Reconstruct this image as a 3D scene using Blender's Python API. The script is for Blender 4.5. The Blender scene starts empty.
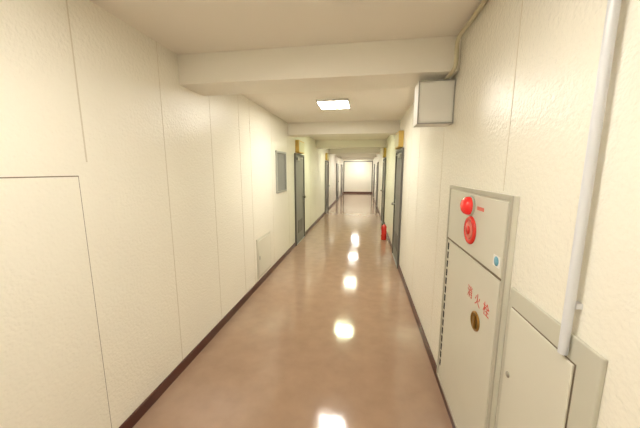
import bpy, bmesh, math
from mathutils import Vector, Matrix

sc = bpy.context.scene
sc.view_settings.view_transform = 'Standard'
sc.view_settings.look = 'None'
sc.view_settings.exposure = 0.0

# ------------------------------------------------------------- dimensions
XL, XR, H = -1.413, 0.603, 2.46
YB, YE = -3.2, 19.6
CAMH = 1.6

# ------------------------------------------------------------- materials
def lin(c):
    return tuple(((v/255)/12.92 if v/255 <= 0.04045 else ((v/255+0.055)/1.055)**2.4) for v in c)+(1,)

def mat(name, rgb, rough=0.5, metal=0.0, bump=None, var=None, emit=None, coat=0.0, spec=0.5, bump2=None):
    m = bpy.data.materials.new(name); m.use_nodes = True
    nt = m.node_tree; b = nt.nodes['Principled BSDF']
    b.inputs['Base Color'].default_value = lin(rgb)
    b.inputs['Roughness'].default_value = rough
    b.inputs['Metallic'].default_value = metal
    b.inputs['Coat Weight'].default_value = coat
    b.inputs['Specular IOR Level'].default_value = spec
    geo = nt.nodes.new('ShaderNodeNewGeometry')
    if var:
        scale, amt = var
        n = nt.nodes.new('ShaderNodeTexNoise'); n.inputs['Scale'].default_value = scale
        n.inputs['Detail'].default_value = 6
        nt.links.new(geo.outputs['Position'], n.inputs['Vector'])
        r = nt.nodes.new('ShaderNodeValToRGB')
        c = lin(rgb)
        r.color_ramp.elements[0].position = 0.3; r.color_ramp.elements[1].position = 0.7
        r.color_ramp.elements[0].color = tuple(max(0, v*(1-amt)) for v in c[:3])+(1,)
        r.color_ramp.elements[1].color = tuple(min(1, v*(1+amt)) for v in c[:3])+(1,)
        nt.links.new(n.outputs['Fac'], r.inputs['Fac'])
        nt.links.new(r.outputs['Color'], b.inputs['Base Color'])
    prev = None
    for bb in (bump, bump2):
        if not bb: continue
        scale, strength, dist = bb
        n = nt.nodes.new('ShaderNodeTexNoise'); n.inputs['Scale'].default_value = scale
        n.inputs['Detail'].default_value = 2
        nt.links.new(geo.outputs['Position'], n.inputs['Vector'])
        bp = nt.nodes.new('ShaderNodeBump'); bp.inputs['Strength'].default_value = strength
        bp.inputs['Distance'].default_value = dist
        nt.links.new(n.outputs['Fac'], bp.inputs['Height'])
        if prev: nt.links.new(prev.outputs['Normal'], bp.inputs['Normal'])
        nt.links.new(bp.outputs['Normal'], b.inputs['Normal'])
        prev = bp
    if emit:
        b.inputs['Emission Color'].default_value = tuple(emit[0])+(1,)
        b.inputs['Emission Strength'].default_value = emit[1]
    return m

M_wall = mat('wall_paint', (243,239,225), 0.27, bump=(62,0.6,0.0065), var=(1.5,0.02))
M_joint = mat('wall_joint', (214,206,186), 0.6)
M_gap = mat('dark_gap', (125,112,92), 0.8)
M_ceil = mat('ceiling_paint', (242,236,224), 0.8, bump=(90,0.2,0.002))
M_beam = mat('beam_paint', (245,241,229), 0.6, bump=(60,0.2,0.003))
M_floor = mat('floor_vinyl', (163,134,111), 0.10, bump=(3.0,0.15,0.012), bump2=(15,0.16,0.003), var=(7,0.07), spec=0.55)
M_base = mat('baseboard_vinyl', (84,46,38), 0.35)
M_door = mat('door_steel_grey', (130,127,122), 0.45)
M_frame = mat('door_frame_grey', (98,95,90), 0.45)
M_amber = mat('amber_panel', (205,172,88), 0.5)
M_metal = mat('satin_metal', (180,178,170), 0.3, metal=0.9)
M_cab = mat('cabinet_enamel', (216,213,198), 0.35, var=(3,0.02))
M_cabside = mat('cabinet_edge', (184,180,164), 0.4)
M_panel = mat('panel_enamel', (217,214,199), 0.4)
M_plate = mat('plate_enamel', (201,198,182), 0.4)
M_dark = mat('slot_black', (30,28,26), 0.7)
M_red = mat('red_plastic', (222,44,36), 0.25, coat=0.3)
M_redglow = mat('red_lens', (235,35,35), 0.12, coat=0.6, emit=((1,0.03,0.03),0.15))
M_redtxt = mat('red_lettering', (210,85,72), 0.5)
M_pink = mat('call_ring_pink', (228,125,110), 0.4)
M_white = mat('white_plastic', (240,240,235), 0.4)
M_blue = mat('blue_sticker', (110,175,200), 0.5)
M_brass = mat('aged_brass', (150,112,50), 0.35, metal=0.6)
M_pipe = mat('conduit_paint', (216,217,220), 0.35)
M_pipe2 = mat('conduit_cream', (205,198,168), 0.5)
M_glass = mat('wired_glass', (132,134,130), 0.15)
M_alu = mat('window_aluminium', (170,170,165), 0.35, metal=0.5)
M_box = mat('speaker_box', (232,230,221), 0.5)
M_boxrim = mat('speaker_rim', (165,162,152), 0.5)
M_fix = mat('lamp_housing', (230,230,225), 0.4)

# ------------------------------------------------------------- helpers
def link(o):
    sc.collection.objects.link(o); return o

def mesh_from_bm(name, bm, m, loc=(0,0,0), smooth=False):
    me = bpy.data.meshes.new(name); bm.to_mesh(me); bm.free()
    if smooth:
        for p in me.polygons: p.use_smooth = True
    ms = m if isinstance(m, (list, tuple)) else [m]
    for q in ms: me.materials.append(q)
    o = bpy.data.objects.new(name, me); o.location = loc
    return link(o)

def add_box(bm, x0,x1,y0,y1,z0,z1, off=(0,0,0), mi=0, bevel=0):
    r = bmesh.ops.create_cube(bm, size=1)
    for v in r['verts']:
        v.co = Vector((x0+(v.co.x+.5)*(x1-x0)-off[0], y0+(v.co.y+.5)*(y1-y0)-off[1], z0+(v.co.z+.5)*(z1-z0)-off[2]))
    fs = set(f for v in r['verts'] for f in v.link_faces)
    for f in fs: f.material_index = mi
    if bevel:
        es = set(e for v in r['verts'] for e in v.link_edges)
        rb = bmesh.ops.bevel(bm, geom=list(es), offset=bevel, segments=2, affect='EDGES', profile=0.5)
        for f in rb['faces']: f.material_index = mi

def box(name, x0,x1,y0,y1,z0,z1, m, bevel=0):
    c = ((x0+x1)/2,(y0+y1)/2,(z0+z1)/2)
    bm = bmesh.new(); add_box(bm, x0,x1,y0,y1,z0,z1, c, 0, bevel)
    return mesh_from_bm(name, bm, m, c)

def boxes(name, lst, m, bevel=0):
    bm = bmesh.new()
    c = ((lst[0][0]+lst[0][1])/2,(lst[0][2]+lst[0][3])/2,(lst[0][4]+lst[0][5])/2)
    for b in lst: add_box(bm, *b[:6], off=c, mi=(b[6] if len(b)>6 else 0), bevel=bevel)
    return mesh_from_bm(name, bm, m, c)

def lathe(name, prof, m, loc, axis='Z', seg=32):
    bm = bmesh.new(); rings = []
    for r,h in prof:
        ring = []
        if r < 1e-6:
            ring = [bm.verts.new((0,0,h))]
        else:
            for i in range(seg):
                a = 2*math.pi*i/seg
                ring.append(bm.verts.new((r*math.cos(a), r*math.sin(a), h)))
        rings.append(ring)
    for a,b in zip(rings, rings[1:]):
        for i in range(seg):
            j = (i+1)%seg
            if len(a)==1 and len(b)==1: continue
            if len(a)==1: bm.faces.new((a[0], b[i], b[j]))
            elif len(b)==1: bm.faces.new((a[i], a[j], b[0]))
            else: bm.faces.new((a[i], a[j], b[j], b[i]))
    for ring in (rings[0], rings[-1]):
        if len(ring) > 1: bm.faces.new(ring)
    bmesh.ops.recalc_face_normals(bm, faces=bm.faces)
    if axis == '-X':
        bmesh.ops.transform(bm, matrix=Matrix.Rotation(-math.pi/2,4,'Y'), verts=bm.verts)
    elif axis == 'X':
        bmesh.ops.transform(bm, matrix=Matrix.Rotation(math.pi/2,4,'Y'), verts=bm.verts)
    o = mesh_from_bm(name, bm, m, loc, smooth=False)
    for p in o.data.polygons: p.use_smooth = len(p.vertices) <= 4
    return o

def tube(name, pts, r, m, smooth_curve=False):
    cu = bpy.data.curves.new(name, 'CURVE'); cu.dimensions = '3D'
    cu.bevel_depth = r; cu.bevel_resolution = 4; cu.use_fill_caps = True
    sp = cu.splines.new('NURBS' if smooth_curve else 'POLY'); sp.points.add(len(pts)-1)
    c = Vector(pts[0])
    for p,q in zip(sp.points, pts): p.co = tuple(Vector(q)-c)+(1,)
    if smooth_curve:
        sp.use_endpoint_u = True; sp.order_u = 3; sp.resolution_u = 8
    o = bpy.data.objects.new(name+'_c', cu); link(o)
    bpy.context.view_layer.update()
    me = bpy.data.meshes.new_from_object(o.evaluated_get(bpy.context.evaluated_depsgraph_get()))
    bpy.data.objects.remove(o)
    me.materials.clear(); me.materials.append(m)
    for p in me.polygons: p.use_smooth = True
    o2 = bpy.data.objects.new(name, me); o2.location = c
    return link(o2)

def group(name, loc, kids):
    e = bpy.data.objects.new(name, None); e.location = loc; e.empty_display_size = 0.1; link(e)
    for k in kids:
        k.parent = e; k.matrix_parent_inverse = Matrix.Translation(-Vector(loc))
    return e

# ------------------------------------------------------------- shell
T = 0.15
box('floor', XL-T, XR+T, YB-T, YE+T, -0.1, 0, M_floor)
box('ceiling', XL-T, XR+T, YB-T, YE+T, H, H+0.1, M_ceil)
box('wall_left', XL-T, XL, YB-T, YE+T, 0, H, M_wall)
box('wall_right', XR, XR+T, YB-T, YE+T, 0, H, M_wall)
box('wall_back', XL, XR, YB-T, YB, 0, H, M_wall)
box('wall_end', XL, XR, YE, YE+T, 0, H, M_wall)

SP = 3.15
for i in range(-1,6):
    y = 2.08 + SP*i
    if y < YE-0.4:
        box('ceiling_beam', XL, XR, y, y+0.34, 2.245, H, M_beam, 0.004)

# ------------------------------------------------------------- doors
BB = 0.08; BT = 0.014
doors = [('L',5.70,6.50,True),('L',10.3,11.15,True),('L',14.6,15.45,False),('L',17.6,18.45,False),
         ('R',4.58,5.40,True),('R',8.1,8.95,True),('R',12.2,13.05,False),('R',16.2,17.05,False)]
def door(n, side, y0, y1, header):
    s = 1 if side=='L' else -1
    X = XL if side=='L' else XR
    top = 1.90
    def bx(name, d0, d1, ya,yb,za,zb, m, bev=0):
        a, b = X+s*d0, X+s*d1
        return box(name, min(a,b), max(a,b), ya,yb,za,zb, m, bev)
    D=.03
    k = [bx('jamb_near',0,D,y0-.04,y0,0,top+.04,M_frame,.003),
         bx('jamb_far',0,D,y1,y1+.04,0,top+.04,M_frame,.003),
         bx('head',0,D,y0,y1,top,top+.04,M_frame,.003),
         bx('leaf',0,.012,y0,y1,0.006,top,M_door,.002),
         bx('sill',0,.028,y0,y1,0,0.006,M_metal),
         bx('vent_panel',.012,.018,y0+.2,y1-.2,.22,.5,M_frame,.002),
         bx('closer_body',.012,.055,y0+.08,y0+.30,top-.10,top-.04,M_metal,.004),
         bx('closer_arm',.03,.046,y0+.28,y0+.62,top-.055,top-.04,M_metal),
         bx('lock_plate',.012,.017,y1-.10,y1-.05,.86,1.06,M_metal,.001),
         ]
    k.append(lathe('knob', [(.012,0),(.012,.03),(.026,.038),(.03,.052),(.024,.066),(0,.07)], M_metal,
                   (X+s*.016, y1-.075, .98), 'X' if s>0 else '-X', 20))
    if header:
        k.append(bx('sign_casing',0,.075,y0+.08,y0+.62,top+.06,top+.31,M_amber,.004))
        k.append(bx('sign_face',.075,.079,y0+.10,y0+.60,top+.08,top+.29,M_pipe2,.001))
    group('door_%d'%n, (X,(y0+y1)/2,0), k)
for i,(sd,a,b,h) in enumerate(doors): door(i+1, sd, a, b, h)

# ------------------------------------------------------------- baseboards
def baseboard(side):
    X = XL if side=='left' else XR; s = 1 if side=='left' else -1
    gaps = sorted((a-.04,b+.04) for sd,a,b,h in doors if (sd=='L')==(side=='left'))
    lst = []; y = YB
    for a,b in gaps:
        lst.append((y,a)); y = b
    lst.append((y,YE))
    bl = []
    for a,b in lst:
        x0,x1 = sorted((X, X+s*BT)); bl.append((x0,x1,a,b,0,BB))
    boxes('baseboard_'+side, bl, M_base, .002)
baseboard('left'); baseboard('right')
box('baseboard_end', XL+BT, XR-BT, YE-BT, YE, 0, BB+.03, M_base)
box('baseboard_back', XL+BT, XR-BT, YB, YB+BT, 0, BB, M_base)
boxes('trim_1', [(XL+.02,XL+.07,YE-.03,YE,BB+.03,2.2),(XR-.07,XR-.02,YE-.03,YE,BB+.03,2.2),(XL+.07,XR-.07,YE-.03,YE,2.15,2.2)], M_frame)

# ------------------------------------------------------------- wall joints
jl = []
e = .0012
for y in (1.86,2.50,3.11,3.42,4.25,5.2,7.4,8.3,9.2,12,13,16,17):
    jl.append((XL,XL+e,y-.002,y+.002,BB,H))
jl.append((XL,XL+e,1.262,1.269,1.64,H))
boxes('trim_2', jl, M_joint)
jr = []
for y in (1.33,2.35,3.3,3.9,6.9,7.5,9.9,11,14,15):
    z0 = 1.51 if y<1.4 else BB
    jr.append((XR-e,XR,y-.002,y+.002,z0,H))
boxes('trim_3', jr, M_joint)

# ------------------------------------------------------------- left near flush access panel & hatch
k = [box('panel', XL,XL+.006,.30,1.207,.085,1.567,M_wall,.002),
     boxes('gap', [(XL,XL+.002,1.207,1.212,.08,1.572),(XL,XL+.002,.295,.30,.08,1.572),(XL,XL+.002,.30,1.207,1.567,1.572)], M_gap)]
group('door_9', (XL,.75,.08), k)  # door-like access panel, flush on the left wall

k = [box('frame', XL,XL+.008,3.50,4.05,.11,.67,M_plate,.002),
     box('flap', XL+.008,XL+.014,3.53,4.02,.14,.64,M_panel,.002),
     boxes('latch', [(XL+.014,XL+.02,3.56,3.58,.37,.42)], M_metal)]
group('wall_hatch', (XL,3.77,.11), k)

wy0,wy1,wz0,wz1 = 4.42,4.99,1.22,1.91
k = [boxes('frame', [(XL,XL+.025,wy0,wy1,wz0,wz0+.03),(XL,XL+.025,wy0,wy1,wz1-.03,wz1),
      (XL,XL+.025,wy0,wy0+.03,wz0+.03,wz1-.03),(XL,XL+.025,wy1-.03,wy1,wz0+.03,wz1-.03)], M_alu, .002),
     box('pane', XL,XL+.01,wy0+.03,wy1-.03,wz0+.03,wz1-.03,M_glass)]
group('window_1', (XL,(wy0+wy1)/2,wz0), k)

# ------------------------------------------------------------- ceiling lamps
cx = (XL+XR)/2
def lamp(y, col, st):
    me = mat('lamp_diffuser_%d'%int(y*10+100), (250,250,245), 0.4, emit=(col, st))
    a, b = .20, .22
    k = [boxes('housing', [(cx-a,cx+a,y-b,y-b+.012,H-.03,H),(cx-a,cx+a,y+b-.012,y+b,H-.03,H),
                           (cx-a,cx-a+.012,y-b+.012,y+b-.012,H-.03,H),(cx+a-.012,cx+a,y-b+.012,y+b-.012,H-.03,H)],M_fix,.001),
         box('diffuser', cx-a+.012,cx+a-.012,y-b+.012,y+b-.012,H-.026,H-.005,me,.0)]
    group('ceiling_lamp', (cx,y,H), k)
warm = (1.0,.96,.875); neutral=(1.0,.98,.91); green=(.92,1.0,.66); g2=(.97,1.0,.78)
ly = [-2.5,-.9,.6,3.80,6.62,9.7,12.8,15.9,18.6]
cols = [warm,warm,warm,warm,green,g2,neutral,neutral,neutral]
sts = [66,40,46,72,60,56,60,66,66]
for y,c,s in zip(ly,cols,sts): lamp(y,c,s)

# ------------------------------------------------------------- fire hydrant cabinet
cy0,cy1,cz0,cz1 = 1.19,2.01,.085,1.50
cd = .022; F = XR-cd
k = [box('body', F,XR,cy0,cy1,cz0,cz1,M_cab,.004)]
k.append(boxes('frame_rim', [(F-.006,F,cy0,cy0+.022,cz0,cz1),(F-.006,F,cy1-.022,cy1,cz0,cz1),
      (F-.006,F,cy0+.022,cy1-.022,cz1-.022,cz1),(F-.006,F,cy0+.022,cy1-.022,cz0,cz0+.022)], M_cabside, .001))
k.append(box('upper_plate', F-.005,F,cy0+.03,cy1-.03,1.15,cz1-.03,M_cab,.002))
k.append(box('door_leaf', F-.007,F,cy0+.03,cy1-.09,cz0+.03,1.135,M_cab,.002))
k.append(boxes('seam', [(F-.0015,F,cy0+.025,cy1-.025,1.137,1.147)], M_gap))
sl = []
z = .20
while z < 1.08:
    sl.append((F-.003,F,cy1-.062,cy1-.045,z,z+.045)); z += .062
k.append(boxes('hinge_slots', sl, M_dark))
lx = F-.005
ly_, lz_ = 1.605,1.41
k.append(lathe('lamp_base', [(.056,0),(.056,.006),(.050,.010)], M_cabside, (lx,ly_,lz_), '-X'))
k.append(lathe('lamp_lens', [(.050,0),(.050,.006),(.048,.018),(.042,.029),(.031,.037),(.016,.042),(0,.044)], M_redglow, (lx-.010,ly_,lz_), '-X'))
by_, bz_ = 1.585,1.28
k.append(lathe('button_bezel', [(.076,0),(.076,.006),(.070,.012),(.056,.013),(.052,.008),(0,.008)], M_red, (lx,by_,bz_), '-X', 40))
k.append(lathe('button_cover', [(.050,0),(.046,.004),(.020,.005),(0,.005)], M_pink, (lx-.008,by_,bz_), '-X'))
k.append(lathe('push_button', [(.024,0),(.022,.006),(0,.007)], M_red, (lx-.013,by_,bz_), '-X'))
k.append(box('sticker_backing', lx-.001,lx,1.237,1.299,1.185,1.235,M_white))
k.append(lathe('blue_sticker', [(.021,0),(.021,.001),(0,.001)], M_blue, (lx-.001,1.268,1.21), '-X'))
k.append(box('reflection_badge', lx-.002,lx,1.44,1.52,1.40,1.418,M_pink))  # small badge, its pink has the faint red reflection painted in
k.append(lathe('latch_ring', [(.050,0),(.050,.006),(.042,.010),(.038,.004),(0,.004)], M_brass, (F-.007,1.415,.848), '-X'))
k.append(box('latch_handle', F-.020,F-.011,1.403,1.427,.815,.88,M_brass,.003))
for i,ch in enumerate('消火栓'):
    tcu = bpy.data.curves.new('t','FONT'); tcu.body = ch; tcu.size = .068; tcu.extrude = .0006
    tcu.align_x='CENTER'
    to = bpy.data.objects.new('t',tcu); link(to); bpy.context.view_layer.update()
    me = bpy.data.meshes.new_from_object(to.evaluated_get(bpy.context.evaluated_depsgraph_get()))
    bpy.data.objects.remove(to)
    me.materials.clear(); me.materials.append(M_redtxt)
    lo = bpy.data.objects.new('letter_%d'%(i+1), me)
    R = Matrix(((0,0,-1),(-1,0,0),(0,1,0))).to_4x4()
    me.transform(R); lo.location = (F-.0078, 1.515-.10*i, .935); link(lo)
    k.append(lo)
group('fire_hydrant_cabinet', (XR,(cy0+cy1)/2,cz0), k)

# ------------------------------------------------------------- electrical panel
py0,py1,pz0,pz1 = .722,1.165,.42,1.14
P = XR-.012
k = [box('plate', P,XR,py0,py1,pz0,pz1,M_plate,.003),
     box('inner_door_seam', P-.001,P,.797,1.137,pz0+.053,1.069,M_gap),  # dark seam left visible around the inner door leaf
     box('door_leaf', P-.008,P-.001,.800,1.134,pz0+.056,1.066,M_panel,.003),
     lathe('key_lock', [(.012,0),(.012,.004),(.007,.006),(0,.006)], M_metal, (P-.008,1.10,.80), '-X',20)]
group('electrical_panel', (XR,.96,pz0), k)

pyc = .832; pr=.012; px_=XR-pr-.014
k = [tube('pipe', [(px_,pyc,1.080),(px_,pyc,H-.001)], pr, M_pipe)]
for z in (1.22,2.2):
    k.append(box('clip', XR-.016,XR,pyc-.010,pyc+.010,z,z+.016,M_pipe))
group('conduit_pipe', (XR,pyc,1.145), k)

# ------------------------------------------------------------- speaker box + cable
sx0,sx1,sy0,sy1,sz0,sz1 = .362,XR,2.14,2.30,1.92,2.21
k = [box('cabinet', sx0,sx1,sy0,sy1,sz0,sz1,M_box,.004),
     boxes('front_rim', [(sx0,sx0+.007,sy0-.010,sy0,sz0,sz1),(sx1-.007,sx1,sy0-.010,sy0,sz0,sz1),
        (sx0+.007,sx1-.007,sy0-.010,sy0,sz1-.007,sz1),(sx0+.007,sx1-.007,sy0-.010,sy0,sz0,sz0+.007)], M_boxrim,.001),
     box('grille_board', sx0+.012,sx1-.012,sy0-.006,sy0,sz0+.012,sz1-.012,M_box,.002)]
group('wall_speaker', (XR,2.22,sz0), k)

tube('ceiling_conduit', [(XR-.03,-1,H-.03),(XR-.03,.8,H-.03),(XR-.03,1.6,H-.03),(XR-.03,1.85,H-.035),(XR-.05,1.98,H-.05),
      (XR-.04,2.03,H-.10),(XR-.03,2.05,2.30),(XR-.035,2.06,2.25),(XR-.05,2.12,2.228),(XR-.06,2.20,2.22)], .013, M_pipe2, True)

# ------------------------------------------------------------- fire extinguisher
ex,ey = .49,6.5
k = [lathe('cylinder', [(.056,.0),(.06,.01),(.06,.29),(.053,.32),(.036,.34),(.02,.35),(.02,.365)], M_red, (ex,ey,0)),
     lathe('valve', [(.015,0),(.015,.03),(.01,.035)], M_metal, (ex,ey,.365)),
     boxes('handle', [(ex-.011,ex+.011,ey-.09,ey+.02,.398,.409),(ex-.011,ex+.011,ey-.08,ey+.01,.376,.383)], M_dark,.002),
     tube('hose', [(ex,ey+.015,.385),(ex-.03,ey+.07,.375),(ex-.035,ey+.085,.30),(ex-.035,ey+.08,.2),(ex-.035,ey+.075,.10)], .009, M_dark, True),
     boxes('label', [(ex-.062,ex-.058,ey-.025,ey+.025,.12,.23)], M_white)]
group('fire_extinguisher', (ex,ey,0), k)

# ------------------------------------------------------------- world
w = bpy.data.worlds.new('World'); sc.world = w; w.use_nodes = True
w.node_tree.nodes['Background'].inputs[0].default_value = (.9,.9,.85,1)
w.node_tree.nodes['Background'].inputs[1].default_value = 0.3

# ------------------------------------------------------------- camera
f=280.0; u=44.0; v=44.0
Y = Vector((u,v,-f)).normalized()
Z = Vector((0,f,v)).normalized()
Z = (Z - Y*Z.dot(Y)).normalized()
X = Y.cross(Z)
R = Matrix((X,Y,Z))
cd_ = bpy.data.cameras.new('camera'); co = bpy.data.objects.new('camera', cd_); link(co)
cd_.sensor_width = 36; cd_.lens = f/640*36; cd_.clip_start = .02
co.matrix_world = Matrix.Translation((0,0,CAMH)) @ R.to_4x4()
sc.camera = co
